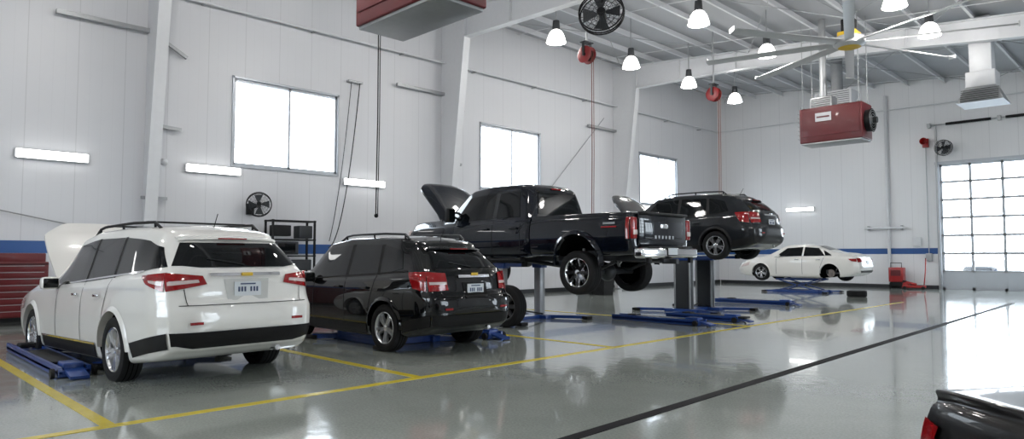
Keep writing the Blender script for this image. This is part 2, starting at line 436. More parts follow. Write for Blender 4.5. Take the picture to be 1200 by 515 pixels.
def patch(mb,fn,quad,m,n=14,k=8,two=True):
    """quad: bl,br,tr,tl in fn param space"""
    bl,br,tr,tl=quad
    for sd in ((1,-1) if two else (1,)):
        V=[];F=[]
        for i in range(n+1):
            u=i/n
            for j in range(k+1):
                v=j/k
                a=(bl[0]*(1-u)+br[0]*u)*(1-v)+(tl[0]*(1-u)+tr[0]*u)*v
                c=(bl[1]*(1-u)+br[1]*u)*(1-v)+(tl[1]*(1-u)+tr[1]*u)*v
                V.append(fn(a,c,sd))
        for i in range(n):
            for j in range(k):
                q=i*(k+1)+j; F.append((q,q+1,q+k+2,q+k+1))
        mb.add(V,F,m)
def wheel(mb,c,R,W,side,style='5',rim=None,tire=True):
    """axis y; side=+1 outer face to +y"""
    rim=rim or ALLOY; M=alongY(c,side)   # local z -> outward
    r0=.66*R; h=W/2
    if tire:
        prof=[(-h*.8,r0),(-h,r0+.03),(-h*1.03,(r0+R)/2),(-h*.92,R*.955),(-h*.7,R*.99),(-h*.3,R),(h*.3,R),(h*.7,R*.99),(h*.92,R*.955),(h*1.03,(r0+R)/2),(h,r0+.03),(h*.8,r0)]
        mb.lathe(prof,RUB,M,44)
        for a in (-.35,0,.35): mb.lathe([(a*h*1.2-.006,R+.001),(a*h*1.2+.006,R+.001)],WELL,M,44)
    mb.lathe([(-h*.8,r0),(-h*.7,r0*.93),(h*.55,r0*.9),(h*.8,r0*.96),(h*.9,r0*1.0),(h*.84,r0*1.04)],rim,M,44)
    mb.lathe([(h*.0,0),(h*.0,r0*.92)],WELL,M,30)
    mb.lathe([(h*.1,.02),(h*.12,r0*.6),(h*.05,r0*.62)],DGREY,M,30)
    mb.lathe([(h*.2,.17*r0*1.6),(h*.62,.16*r0*1.6),(h*.7,.12*r0*1.5),(h*.72,0)],rim,M,20)
    n={'5':5,'8':8,'7':7}[style]
    for k in range(n):
        for da in ((-.16,.16) if style=='5' else (0,)):
            a=2*pi*k/n+pi/2
            ra,rb=.12*r0,r0*.97; wa,wb=(.026,.022) if style=='5' else (.045,.038)
            wa*=R/.36;wb*=R/.36
            V=[]
            a0=a+da*.5; a1=a+da*1.05
            for (rr,aa,ww,z1,z2) in ((ra,a0,wa,h*.35,h*.68),(rb,a1,wb,h*.45,h*.80)):
                p=Vector((math.cos(aa)*rr,math.sin(aa)*rr,0)); t=Vector((-math.sin(aa),math.cos(aa),0))
                V+=[p-t*ww+Vector((0,0,z1)),p+t*ww+Vector((0,0,z1)),p+t*ww*.7+Vector((0,0,z2)),p-t*ww*.7+Vector((0,0,z2))]
            mb.add(V,[(0,1,2,3),(4,5,6,7),(0,1,5,4),(1,2,6,5),(2,3,7,6),(3,0,4,7)],rim,M)
def arch_ring(mb,body,cx,cz,r,w,m,a0=-10,a1=190,off=.012,depth=.03):
    for sd in(1,-1):
        V=[];F=[];n=36
        for i in range(n+1):
            a=math.radians(a0+(a1-a0)*i/n)
            for j,rr in enumerate((r-.005,r+w*.3,r+w)):
                x=cx+math.cos(a)*rr; z=cz+math.sin(a)*rr
                o=(off+depth,off+depth*.8,off-.004)[j]
                p=body.side(x-body.x0,max(z,body.par(x-body.x0)[0]+.03),sd,o); p.x=x; p.z=z; V.append(p)
            p=V[-3].copy(); p.y-=sd*.12; V.append(p)
        for i in range(n):
            q=i*4
            for (a,c) in ((0,1),(1,2),(3,0)): F.append((q+a,q+c,q+4+c,q+4+a))
        mb.add(V,F,m)
def open_hood(mb,body,xh,xf,frac,ang,paint,inner,stretch=1.0):
    zh=body.top(xh,0,0).z; xh_w=body.top(xh,0,0).x
    n,k=16,14; T=[];U=[]
    def rot(p):
        dx=(p.x-xh_w)*stretch; dz=p.z-zh; c,s=math.cos(ang),math.sin(ang)
        return Vector((xh_w+dx*c-dz*s,p.y,zh+dx*s+dz*c))
    for i in range(n+1):
        x=xh+(xf-xh)*i/n; wt=body.par(x)[4]*frac
        if i>n*.7: wt*=1-.35*((i/n-.7)/.3)**2
        for j in range(k+1):
            y=wt*(-1+2*j/k); p=body.top(x,y,.0); e=abs(-1+2*j/k)
            p.z-=.03*e**6
            T.append(rot(p)); q=p.copy(); q.z-=.035+.03*(1-e**4); U.append(rot(q))
    F=[]
    for i in range(n):
        for j in range(k):
            q=i*(k+1)+j; F.append((q,q+1,q+k+2,q+k+1))
    mb.add(T,F,paint); mb.add(U,F,inner)
    N=len(T); E=[]
    idx=[j for j in range(k+1)]+[i*(k+1)+k for i in range(1,n+1)]+[n*(k+1)+j for j in range(k-1,-1,-1)]+[i*(k+1) for i in range(n-1,0,-1)]
    for a in range(len(idx)): c=(a+1)%len(idx); E.append((idx[a],idx[c],N+idx[c],N+idx[a]))
    mb.add(T+U,E,paint)
    def PU(i,j): return U[i*(k+1)+j]
    for sd in (1,-1):
        j=k//2+sd*5
        mb.tube([PU(1,j),PU(n//2,k//2+sd*2),PU(n-1,j)],.02,DGREY,6)
        base=body.top(xh+.25,sd*body.par(xh+.25)[4]*.85,0); mb.tube([base,PU(n//2+1,k//2+sd*6)],.012,DGREY,6)
SUVK=[(0,.40,1.20,1.60,.86,.56),(.08,.34,1.21,1.67,.92,.61),(.25,.29,1.21,1.72,.965,.65),(.9,.22,1.17,1.78,.995,.70),(1.6,.2,1.12,1.805,1.0,.72),(2.6,.2,1.08,1.80,1.0,.73),(3.25,.2,1.06,1.73,1.0,.71),
 (3.6,.2,1.05,1.52,1.0,.70),(4.05,.2,1.04,1.20,1.0,.71),(4.2,.2,1.03,1.15,1.0,.76),(4.6,.22,1.0,1.12,.99,.80),(4.95,.25,.92,1.04,.95,.77),(5.12,.28,.84,.95,.88,.70),(5.2,.32,.8,.88,.80,.62)]
def suv(name,L,W,H,sx,paint,loc,rot,hood=0,style='traverse',wr=.385,rimm=None,hs=1.1,dc=0.0):
    fx=L/5.2*sx; fy=W/2.0; fz=H/1.8
    def g(x): return float(np.interp(x,[-1,0,2.0,3.25,4.2,5.2,6],[-1,0,2.0-.4*dc,3.25-dc,4.2-dc,5.2,6]))*fx
    K=[(g(x),a*fz,b*fz,c*fz,w*fy,t*fy) for x,a,b,c,w,t in SUVK]
    trav=style=='traverse'
    rr=((0,.10),(.35*fz,.05),(.6*fz,0),(.85*fz,.015),(.93*fz,.08),(1.25*fz,.13),(1.62*fz,.42 if trav else .46),(1.8*fz,.36))
    rf=((0,.1),(.3,.06),(.6,0),(.9,.06),(1.2,.3))
    B=Body(K,rr,rf,gr=1.1,Br=.17,power=3.6); mb=MB(); V,F=B.mesh(120)
    xr,xf=1.1*fx,(1.1+3.02)*fx; ar=wr*1.13
    cut_body(V,F,[(xr,wr+.02,ar),(xf,wr+.02,ar)],paint,mb)
    S=lambda x,z,sd,off=.006: B.side(g(x),z*fz,sd,off)
    S0=lambda x,z,sd,off=.006: B.side(x*fx,z*fz,sd,off)
    C=lambda y,z,sd,off=.006: B.cap(sd*y*fy,z*fz,off)
    T=lambda x,y,sd,off=.006: B.top(g(x),y*B.par(g(x))[4],off)
    # side glass
    if trav:
        patch(mb,S,((.42,1.265),(1.3,1.20),(1.38,1.66),(.60,1.60)),GLASS)
        patch(mb,S,((.03,1.30),(.42,1.265),(.60,1.60),(.14,1.52)),GLASS)
    else:
        patch(mb,S,((.62,1.29),(1.3,1.20),(1.38,1.66),(.66,1.56)),GLASS)
    patch(mb,S,((1.38,1.19),(2.28,1.14),(2.28,1.675),(1.46,1.665)),GLASS)
    patch(mb,S,((2.38,1.135),(3.72,1.10),(3.15,1.62),(2.38,1.675)),GLASS)
    patch(mb,lambda x,z,sd:S(x,z,sd,.009),((.45,1.25),(3.75,1.075),(3.75,1.095),(.45,1.27)),CHROME if trav else BLACK,30,1)
    patch(mb,lambda x,z,sd:S(x,z,sd,.004),((1.3,1.19),(1.38,1.19),(1.46,1.67),(1.38,1.67)),BLACK,2,6)
    patch(mb,lambda x,z,sd:S(x,z,sd,.004),((2.28,1.14),(2.38,1.135),(2.38,1.68),(2.28,1.68)),BLACK,2,6)
    patch(mb,T,((4.02,-.93),(4.02,.93),(3.3,.9),(3.3,-.9)),GLASS,14,14,False)
    patch(mb,lambda x,y,sd:T(x,y,sd,.004),((3.0,-.6),(3.0,.6),(2.3,.6),(2.3,-.6)),GLASS,10,4,False)
    # tail glass
    zt=1.62 if trav else 1.60; zg=1.29
    patch(mb,lambda y,z,sd:B.cap(y*fy,z*fz,.008),((-.76 if trav else -.70,zg+.02),(.76 if trav else .70,zg+.02),(.59,zt-.05),(-.59,zt-.05)),GLASS,24,8,False)
    if trav: patch(mb,lambda y,z,sd:B.cap(y*fy,z*fz,.01),((-.5,zg),(.5,zg),(.76,zg+.03),(-.76,zg+.03)),GLASS,24,2,False)
    # spoiler
    V2=[];F2=[];n=16
    for i in range(n+1):
        y=(-.60+1.20*i/n)*fy; p=B.cap(y,zt*fz,0); e=abs(-1+2*i/n)**4
        for dx,dz in ((.12,.05),(-.08+.06*e,.02),(-.10+.06*e,-.008),(.04,-.03)): V2.append((p.x+dx,y,p.z+dz-.02*e))
    for i in range(n):
        for j in range(4): k2=(j+1)%4; F2.append((i*4+j,i*4+k2,(i+1)*4+k2,(i+1)*4+j))
    F2+= [(0,1,2,3),tuple(n*4+q for q in range(4))]
    mb.add(V2,F2,paint)
    p=B.cap(0,(zt-.002)*fz,.09); mb.box(p,(.03,.34,.015),REDL)
    # tail lights
    if trav:
        patch(mb,lambda y,z,sd:C(y,z,sd,.014),((.46,1.11),(.855,1.04),(.855,1.24),(.50,1.20)),REDL,12,4)
        patch(mb,lambda y,z,sd:C(y,z,sd,.018),((.54,1.13),(.84,1.10),(.84,1.145),(.55,1.16)),CLEARL,10,2)
        patch(mb,lambda x,z,sd:S(x,z,sd,.014),((.0,1.04),(.26,1.12),(.42,1.21),(.0,1.24)),REDL,8,4)
        patch(mb,lambda x,z,sd:S(x,z,sd,.017),((.02,1.10),(.20,1.135),(.22,1.16),(.02,1.145)),CLEARL,6,2)
        patch(mb,lambda y,z,sd:B.cap(y*fy,z*fz,.02),((-.42,1.195),(.42,1.195),(.42,1.23),(-.42,1.23)),CHROME,10,2,False)
    else:
        patch(mb,lambda y,z,sd:C(y,z,sd,.014),((.56,.98),(.855,.96),(.855,1.25),(.58,1.23)),REDL,10,6)
        patch(mb,lambda y,z,sd:C(y,z,sd,.018),((.58,1.06),(.84,1.06),(.84,1.10),(.58,1.10)),CLEARL,8,2)
        patch(mb,lambda x,z,sd:S(x,z,sd,.014),((.0,.96),(.24,1.0),(.40,1.24),(.0,1.25)),REDL,8,6)
        patch(mb,lambda y,z,sd:B.cap(y*fy,z*fz,.02),((-.34,1.16),(.34,1.16),(.34,1.20),(-.34,1.20)),CHROME,10,2,False)
    p=B.cap(0,1.21*fz,.03); mb.box(p,(.02,.13,.04),YELP if style!='jeep' else CHROME,bev=.008)
    # plate + recess; on the white car its shade is painted as flat grey
    pz=1.05 if trav else .98
    patch(mb,lambda y,z,sd:B.cap(y*fy,z*fz,.007),((-.24,pz-.12),(.24,pz-.12),(.27,pz+.11),(-.27,pz+.11)),PBM if not trav else mat('white_recess_shade',(.5,.5,.48),.4),8,4,False)
    pc=B.cap(0,pz*fz,.015); mb.box(pc,(.012,.32,.16),PLATE)
    for i in range(7):
        if i!=3: mb.box((pc.x-.008,-.11+i*.036,pc.z-.005),(.004,.020,.055),PLATEB)
    mb.box((pc.x-.008,0,pc.z+.055),(.004,.18,.016),PLATEB)
    # lower bumper black cladding
    patch(mb,lambda y,z,sd:B.cap(y*fy,z*fz,.012),((-.82,.47),(.82,.47),(.85,.61),(-.85,.61)),BLACK,24,3,False)
    patch(mb,lambda y,z,sd:B.cap(y*fy,z*fz,.012),((-.60,.43),(.60,.43),(.82,.48),(-.82,.48)),BLACK,16,2,False)
    patch(mb,lambda x,z,sd:S0(x,z,sd,.012),((.0,.44),(.60,.32),(.645,.48),(.0,.61)),BLACK,8,3)
    for y in(.60,-.60): 
        p=B.cap(y*fy,.70*fz,.012); mb.box(p,(.01,.14,.03),REDL)
    patch(mb,lambda y,z,sd:B.cap(y*fy,z*fz,.008),((-.76,.885),(.76,.885),(.76,.893),(-.76,.893)),BLACK,20,1,False)
    patch(mb,lambda y,z,sd:C(y,z,sd,.008),((.67,.89),(.678,.89),(.70,1.06),(.692,1.06)),BLACK,1,5)
    for x in (2.33,3.42):
        patch(mb,lambda a,z,sd:S(a,z,sd,.004),((x,.42),(x+.012,.42),(x+.012,1.13),(x,1.13)),BLACK,1,8)
    patch(mb,lambda a,z,sd:S(a,z,sd,.004),((1.56,.62),(1.572,.62),(1.39,1.18),(1.378,1.18)),BLACK,1,8)
    patch(mb,lambda x,z,sd:S0(x,z,sd,.012),((1.62,.24),(3.62,.24),(3.62,.40),(1.62,.40)),BLACK,12,3)
    if trav: patch(mb,lambda x,z,sd:S0(x,z,sd,.018),((1.62,.395),(3.62,.395),(3.62,.42),(1.62,.42)),CHROME,12,1)
    for x in (1.68,2.55):
        for sd in (1,-1):
            p=S(x,.98,sd,.03); mb.box(p,(.19,.03,.035),paint if not trav else CHROME,bev=.01)
    for cx in (xr,xf):
        arch_ring(mb,B,cx,wr+.02,ar,.05,BLACK if style=='jeep' else paint,-2,182,off=.008,depth=.022)
    # roof rails
    for sd in (1,-1):
        pts=[]
        for x in np.linspace(.75,3.0,12):
            q=B.top(g(x),sd*B.par(g(x))[4]*.88,.06 if .8<x<2.9 else .0); pts.append(q)
        mb.tube(pts,.018,BLACK if trav else DGREY,8)
        for x in (.95,1.9,2.8):
            q=B.top(g(x),sd*B.par(g(x))[4]*.88,0); mb.tube([q,q+Vector((0,0,.06))],.016,BLACK,6)
    if trav:
        for x in (1.2,2.5):
            a=B.top(g(x),B.par(g(x))[4]*.88,.07);c=B.top(g(x),-B.par(g(x))[4]*.88,.07); mb.bar(a,c,.07,.02,BLACK)
    a=B.top(.6*fx,0,0); mb.tube([a,a+Vector((-.1,0,.16))],.006,BLACK,6)
    a=B.cap(0,(zg+.03)*fz,.02); c=B.cap(.4*fy,(zg+.1)*fz,.02); mb.bar(a,c,.02,.015,BLACK)
    for sd in(1,-1):
        p=S(3.5,1.12,sd,.14); mb.box(p,(.16,.22,.17),paint,bev=.05); mb.box(p+Vector((-.075,0,0)),(.02,.18,.13),GLASS,bev=.01)
        mb.bar(S(3.5,1.06,sd,-.05),p+Vector((0,0,-.04)),.08,.05,BLACK)
    patch(mb,lambda y,z,sd:B.cap(sd*y*fy,z*fz,.012,1),((.42,.72),(.78,.70),(.72,.84),(.42,.82)),CLEARL,8,4)
    patch(mb,lambda y,z,sd:B.cap(y*fy,z*fz,.010,1),((-.4,.45),(.4,.45),(.38,.8),(-.38,.8)),BLACK,8,4,False)
    patch(mb,lambda x,z,sd:S(x,z,sd,.012),((4.75,.74),(5.18,.66),(5.18,.80),(4.72,.90)),CLEARL,8,4)
    if hood:
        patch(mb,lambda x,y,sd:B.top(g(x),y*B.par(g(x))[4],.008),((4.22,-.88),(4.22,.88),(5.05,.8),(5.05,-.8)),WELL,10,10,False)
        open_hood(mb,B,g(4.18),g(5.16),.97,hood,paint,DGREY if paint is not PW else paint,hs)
        mb.box(B.top(4.6*fx,0,.0),(.5,.6,.1),DGREY,bev=.03)
    track=W/2-.13
    for cx in (xr,xf):
        for sd in (1,-1): wheel(mb,(cx,sd*track,wr),wr,.24,sd,'5',rimm)
        mb.tube([(cx,-track,wr),(cx,track,wr)],.04,DGREY,8)
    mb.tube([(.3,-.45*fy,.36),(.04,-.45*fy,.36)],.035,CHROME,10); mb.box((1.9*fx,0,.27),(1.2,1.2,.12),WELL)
    o=mb.obj(name,loc,rot); return o
suv('suv',5.2,1.98,1.85,1.13,PW,(-7.78,3.42,.0),(0,-math.radians(-1.2),pi+math.radians(3)),hood=math.radians(50),hs=1.0,dc=.36)
suv('suv',4.75,1.80,1.76,1.0,PB,(-7.75,6.88,0),(0,0,pi),style='equinox',wr=.36)
suv('suv',4.62,1.86,1.68,.97,PG,(-7.45,16.4,1.36),(0,0,pi),hood=math.radians(56),style='jeep',wr=.355,rimm=ALLOY,hs=1.35)
# sedan
SEDK=[(0,.34,.93,1.02,.80,.66),(.1,.28,.96,1.06,.88,.70),(.3,.22,.97,1.10,.92,.70),(.75,.18,.97,1.13,.93,.68),(1.0,.17,.96,1.19,.93,.64),(1.55,.16,.95,1.40,.93,.58),(2.0,.16,.94,1.46,.93,.58),(2.6,.16,.93,1.45,.93,.58),(2.9,.16,.92,1.40,.93,.58),
 (3.55,.16,.90,1.06,.93,.66),(3.7,.16,.88,1.00,.93,.72),(4.2,.17,.85,.94,.92,.74),(4.6,.2,.78,.84,.88,.70),(4.8,.26,.7,.74,.76,.58)]
SEDB=[(0,.34,.98,1.035,.90,.86),(.08,.28,.995,1.045,.92,.87),(.3,.22,1.0,1.05,.93,.87),(.95,.18,1.0,1.06,.93,.82),(1.1,.17,.99,1.10,.93,.74)]+SEDK[5:]
def sedan(name,paint,loc,rot,L=4.8,missing=False,keys=SEDK,Br=.12,power=5):
    fx=L/4.8; K=[(k[0]*fx,)+k[1:] for k in keys]
    B=Body(K,((0,.1),(.3,.04),(.6,0),(.85,.04),(1.1,.12)) if keys is SEDK else ((0,.1),(.3,.04),(.6,0),(.9,.01),(1.1,.03)),((0,.1),(.3,.04),(.5,0),(.8,.15)),gr=.5,gf=.5,Br=Br,Bf=.14,power=power)
    mb=MB(); V,F=B.mesh(90); wr=.335; xr,xf=1.02*fx,3.82*fx; ar=wr*1.13
    cut_body(V,F,[(xr,wr,ar),(xf,wr,ar)],paint,mb)
    S=lambda x,z,sd,off=.006: B.side(x*fx,z,sd,off)
    patch(mb,S,((.95,1.03),(1.2,1.02),(1.3,1.22),(1.25,1.2)),GLASS,6,4)
    patch(mb,S,((1.22,1.015),(2.05,1.0),(2.05,1.35),(1.50,1.31)),GLASS)
    patch(mb,S,((2.12,1.0),(3.2,.975),(2.78,1.31),(2.12,1.355)),GLASS)
    patch(mb,lambda x,z,sd:S(x,z,sd,.009),((.95,1.005),(3.25,.955),(3.25,.97),(.95,1.02)),CHROME,20,1)
    patch(mb,lambda x,y,sd:B.top(x*fx,y*B.par(x*fx)[4],.006),((3.48,-.92),(3.48,.92),(2.95,.88),(2.95,-.88)),GLASS,12,12,False)
    patch(mb,lambda x,y,sd:B.top(x*fx,y*B.par(x*fx)[4],.006),((1.1,-.88),(1.1,.88),(1.5,.85),(1.5,-.85)),GLASS,12,12,False)
    patch(mb,lambda y,z,sd:B.cap(sd*y,z,.012),((.42,.78),(.80,.76),(.80,.92),(.42,.90)),REDL,10,4)
    if keys is SEDK: patch(mb,lambda x,z,sd:S(x,z,sd,.012),((.0,.78),(.18,.80),(.30,.89),(.0,.90)),REDL,6,4)
    else: patch(mb,lambda x,z,sd:S(x,z,sd,.008),((.0,.84),(.08,.85),(.10,.93),(.0,.94)),REDL,4,3)
    patch(mb,lambda y,z,sd:B.cap(y,z,.012),((-.36,.84),(.36,.84),(.36,.87),(-.36,.87)),CHROME,6,1,False)
    pc=B.cap(0,.74,.01); mb.box(pc,(.012,.32,.15),PLATE)
    patch(mb,lambda y,z,sd:B.cap(y,z,.01),((-.6,.36),(.6,.36),(.7,.45),(-.7,.45)),BLACK,12,2,False)
    for xa in (2.08,3.15): patch(mb,lambda a,z,sd:S(a,z,sd,.004),((xa,.28),(xa+.012,.28),(xa+.012,.97),(xa,.97)),BLACK,1,8)
    patch(mb,lambda a,z,sd:S(a,z,sd,.004),((1.4,.5),(1.412,.5),(1.22,1.0),(1.21,1.0)),BLACK,1,8)
    for x in (1.45,2.3):
        for sd in(1,-1): mb.box(S(x,.86,sd,.02),(.17,.03,.03),CHROME,bev=.008)
    for sd in (1,-1):
        p=S(3.05,1.0,sd,.12); mb.box(p,(.12,.18,.12),paint,bev=.04)
    patch(mb,lambda y,z,sd:B.cap(sd*y,z,.012,1),((.4,.56),(.72,.56),(.68,.68),(.4,.66)),CLEARL,8,4)
    patch(mb,lambda x,z,sd:S(x,z,sd,.012),((4.35,.62),(4.78,.54),(4.78,.66),(4.3,.76)),CLEARL,8,4)
    patch(mb,lambda y,z,sd:B.cap(y,z,.01,1),((-.36,.3),(.36,.3),(.34,.62),(-.34,.62)),BLACK,8,4,False)
    patch(mb,lambda x,y,sd:B.top(x*fx,y*.6,.004),((.62,-1),(.62,1),(.635,1),(.635,-1)),BLACK,1,10,False)
    for cx in(xr,xf):
        arch_ring(mb,B,cx,wr,ar,.035,paint,-2,182,off=.006,depth=.012)
        for sd in(1,-1):
            if missing and cx==xr and sd==1:
                M=alongY((cx,sd*.72,wr),sd)
                mb.lathe([(0,0),(0,.14),(.03,.15),(.04,.15),(.04,.07),(.09,.065),(.09,0)],ROTOR,M,30)
                for q in range(5):
                    a=2*pi*q/5; mb.tube([M@Vector((.05*math.cos(a),.05*math.sin(a),.09)),M@Vector((.05*math.cos(a),.05*math.sin(a),.12))],.008,CHROME,6)
                mb.box((cx+.13,sd*.74,wr+.05),(.08,.09,.16),DGREY,bev=.02); continue
            wheel(mb,(cx,sd*.79,wr),wr,.22,sd,'5')
        mb.tube([(cx,-.79,wr),(cx,.79,wr)],.035,DGREY,8)
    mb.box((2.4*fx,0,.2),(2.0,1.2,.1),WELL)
    return mb.obj(name,loc,rot)
sedan('sedan',PW,(-8.9,27.9,.46),(0,0,pi),4.65,True)
# pickup
def pickup(name,loc,rot,lift,P=PT,hood=True):
    mb=MB()
    bedK=[(0,.66,1.30,1.42,.97,.90),(.06,.62,1.32,1.43,1.0,.93),(.5,.6,1.33,1.44,1.01,.94),(2.3,.6,1.33,1.44,1.01,.94),(2.42,.6,1.33,1.44,1.01,.94)]
    bed=Body(bedK,((0,0),(.7,.0),(1.5,.04)),((0,0),(3,0)),gr=.3,gf=.3,Br=.03,Bf=.01,x0=.15,smooth=.06,power=14)
    V,F=bed.mesh(70); wr=.43; xr=1.38; xf=5.45
    cut_body(V,F,[(xr,.5,.53)],P,mb)
    cabK=[(0,.6,1.33,2.08,.98,.66),(.08,.58,1.33,2.14,1.0,.70),(.4,.56,1.33,2.18,1.01,.72),(1.4,.56,1.32,2.19,1.01,.73),(1.95,.56,1.31,2.13,1.01,.72),(2.1,.56,1.31,2.05,1.01,.72),(2.75,.56,1.30,1.52,1.01,.76),
      (2.85,.56,1.30,1.47,1.01,.82),(3.6,.56,1.28,1.45,1.01,.84),(3.9,.58,1.24,1.42,1.0,.84),(4.02,.62,1.18,1.36,.96,.82)]
    cab=Body(cabK,((0,0),(1.3,0),(2.2,.14)),((0,0),(1.0,0),(1.4,.06)),gr=.5,gf=.4,Br=.02,Bf=.05,x0=2.62,smooth=.1,power=12)
    V,F=cab.mesh(90); cut_body(V,F,[(xf,.5,.53)],P,mb)
    S=lambda x,z,sd,off=.006: cab.side(x-2.62,z,sd,off)
    SB=lambda x,z,sd,off=.006: bed.side(x-.15,z,sd,off)
    patch(mb,S,((2.92,1.44),(3.62,1.43),(3.62,2.0),(3.04,2.0)),GLASS)
    patch(mb,S,((3.74,1.43),(4.98,1.40),(4.58,1.94),(3.74,2.0)),GLASS)
    patch(mb,lambda x,z,sd:S(x,z,sd,.004),((3.62,1.44),(3.74,1.44),(3.74,2.0),(3.62,2.0)),BLACK,2,6)
    patch(mb,lambda x,y,sd:cab.top(x-2.62,y*cab.par(x-2.62)[4],.006),((5.3,-.93),(5.3,.93),(4.72,.9),(4.72,-.9)),GLASS,12,12,False)
    patch(mb,lambda y,z,sd:cab.cap(y,z,.01),((-.68,1.50),(.68,1.50),(.60,1.98),(-.60,1.98)),GLASS,12,6,False)
    p=cab.cap(0,2.07,.02); mb.box(p,(.02,.3,.03),REDL)
    for xa in (2.86,3.68,4.95): patch(mb,lambda a,z,sd:S(a,z,sd,.004),((xa,.66),(xa+.012,.66),(xa+.012,1.36),(xa,1.36)),BLACK,1,8)
    for sd in(1,-1):
        for x in (3.05,3.9): mb.box(S(x,1.2,sd,.03),(.22,.03,.045),P,bev=.01)
        p=S(4.95,1.55,sd,.24); mb.box(p,(.14,.22,.34),BLACK,bev=.04); mb.box(p+Vector((-.07,0,0)),(.012,.18,.28),GLASS)
        mb.bar(S(4.95,1.47,sd,-.05),p,.05,.04,BLACK); mb.bar(S(4.95,1.60,sd,-.1),p+Vector((0,0,.08)),.05,.04,BLACK)
        mb.box((3.75,sd*1.02,.52),(2.0,.16,.05),BLACK,bev=.015)
        for x in(3.0,3.8,4.5): mb.bar((x,sd*.7,.56),(x,sd*1.0,.52),.05,.04,BLACK)
        mb.box((.13,sd*.925,1.12),(.07,.14,.40),REDL,bev=.02); mb.box((.115,sd*.925,1.04),(.06,.12,.09),CLEARL,bev=.01)
        patch(mb,lambda x,z,q:SB(x,z,sd,.012),((.17,.92),(.24,.92),(.24,1.32),(.17,1.32)),REDL,2,6,False)
        mb.box(SB(.62,1.15,sd,.006),(.34,.006,.03),REDL); mb.box(SB(.62,1.22,sd,.006),(.26,.006,.04),GREY)
    mb.box((.115,0,1.10),(.05,1.62,.62),P,bev=.02)
    mb.box((.085,0,1.10),(.02,1.30,.34),P,bev=.008); mb.box((.08,0,1.17),(.03,.26,.10),CHROME,bev=.02)
    mb.box((.09,0,1.40),(.1,1.6,.05),BLACK,bev=.015)
    for k in range(6): mb.box((.073,-.3+k*.12,.96),(.008,.06,.06),GREY)
    mb.box((.02,0,.66),(.22,1.9,.2),CHROME,bev=.05); mb.box((.02,0,.775),(.2,1.5,.03),BLACK,bev=.01)
    mb.box((-.08,0,.68),(.04,.36,.15),BLACK,bev=.01); mb.box((-.105,0,.69),(.012,.31,.13),PLATE)
    mb.box((-.05,0,.5),(.3,.09,.09),DGREY); mb.box((-.02,0,.52),(.08,.5,.06),DGREY)
    for sd in(1,-1): mb.box((-.05,sd*.72,.52),(.06,.1,.1),BLACK)
    mb.box((6.78,0,.68),(.22,2.0,.26),CHROME,bev=.06); mb.box((6.69,0,1.08),(.08,1.3,.36),CHROME,bev=.03)
    for k in range(4): mb.box((6.74,0,.95+k*.09),(.04,1.2,.03),BLACK)
    for sd in(1,-1): mb.box((6.66,sd*.8,1.07),(.12,.28,.34),CLEARL,bev=.04)
    arch_ring(mb,bed,xr,.5,.53,.08,P,-8,188,off=.02,depth=.05)
    arch_ring(mb,cab,xf,.5,.53,.08,P,-8,188,off=.02,depth=.05)
    for sd in(1,-1): mb.bar((.2,sd*.42,.62),(6.5,sd*.42,.58),.09,.2,DGREY)
    for x in (.5,2.2,3.4,4.6,6.2): mb.bar((x,-.42,.6),(x,.42,.6),.1,.12,DGREY)
    wz=.28 if lift else .43
    for x in(xr,xf):
        mb.tube([(x,-.85,wz),(x,.85,wz)],.055,DGREY,10); mb.sphere((x,0 if x<3 else .25,wz),.19,DGREY,(1,.8,1))
        for sd in(1,-1):
            mb.tube([(x-.6,sd*.55,.5),(x-.2,sd*.55,wz+.06),(x+.2,sd*.55,wz+.06),(x+.6,sd*.55,.5)],.035,DGREY,6)
            mb.tube([(x+.1,sd*.6,wz),(x+.2,sd*.5,.75)],.03,GREY,8)
            wheel(mb,(x,sd*.87,wz),wr,.28,sd,'8',CHROME)
    mb.tube([(xr+.15,0,wz),(3.6,.0,.5)],.045,DGREY,8); mb.box((4.2,0,.5),(1.2,.5,.3),DGREY,bev=.08)
    mb.tube([(.4,-.6,.5),(1.0,-.55,.52),(2.0,-.3,.55),(3.8,-.3,.5)],.05,ALLOYD,10); mb.tube([(2.2,-.3,.55),(3.0,-.3,.53)],.12,ALLOYD,12)
    if hood:
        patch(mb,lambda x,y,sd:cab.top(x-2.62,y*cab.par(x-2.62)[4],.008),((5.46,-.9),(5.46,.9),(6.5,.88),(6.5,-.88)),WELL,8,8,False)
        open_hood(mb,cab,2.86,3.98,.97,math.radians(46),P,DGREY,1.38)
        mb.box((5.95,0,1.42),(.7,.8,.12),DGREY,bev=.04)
    return mb.obj(name,(loc[0],loc[1],lift),rot)
o=pickup('pickup_truck',(-7.1,11.3),(0,0,pi),.85); o.scale=(1.04,1,1)
# black car whose end enters the frame at lower right
s2=math.sqrt(.5)
def camxy(lat,d): return (s2*lat-s2*d, s2*lat+s2*d)
cx,cy=camxy(2.20,2.22)
sedan('sedan',PBM,(cx,cy,-.0),(0,0,math.radians(-45)),4.8,keys=SEDB,Br=.03,power=12)
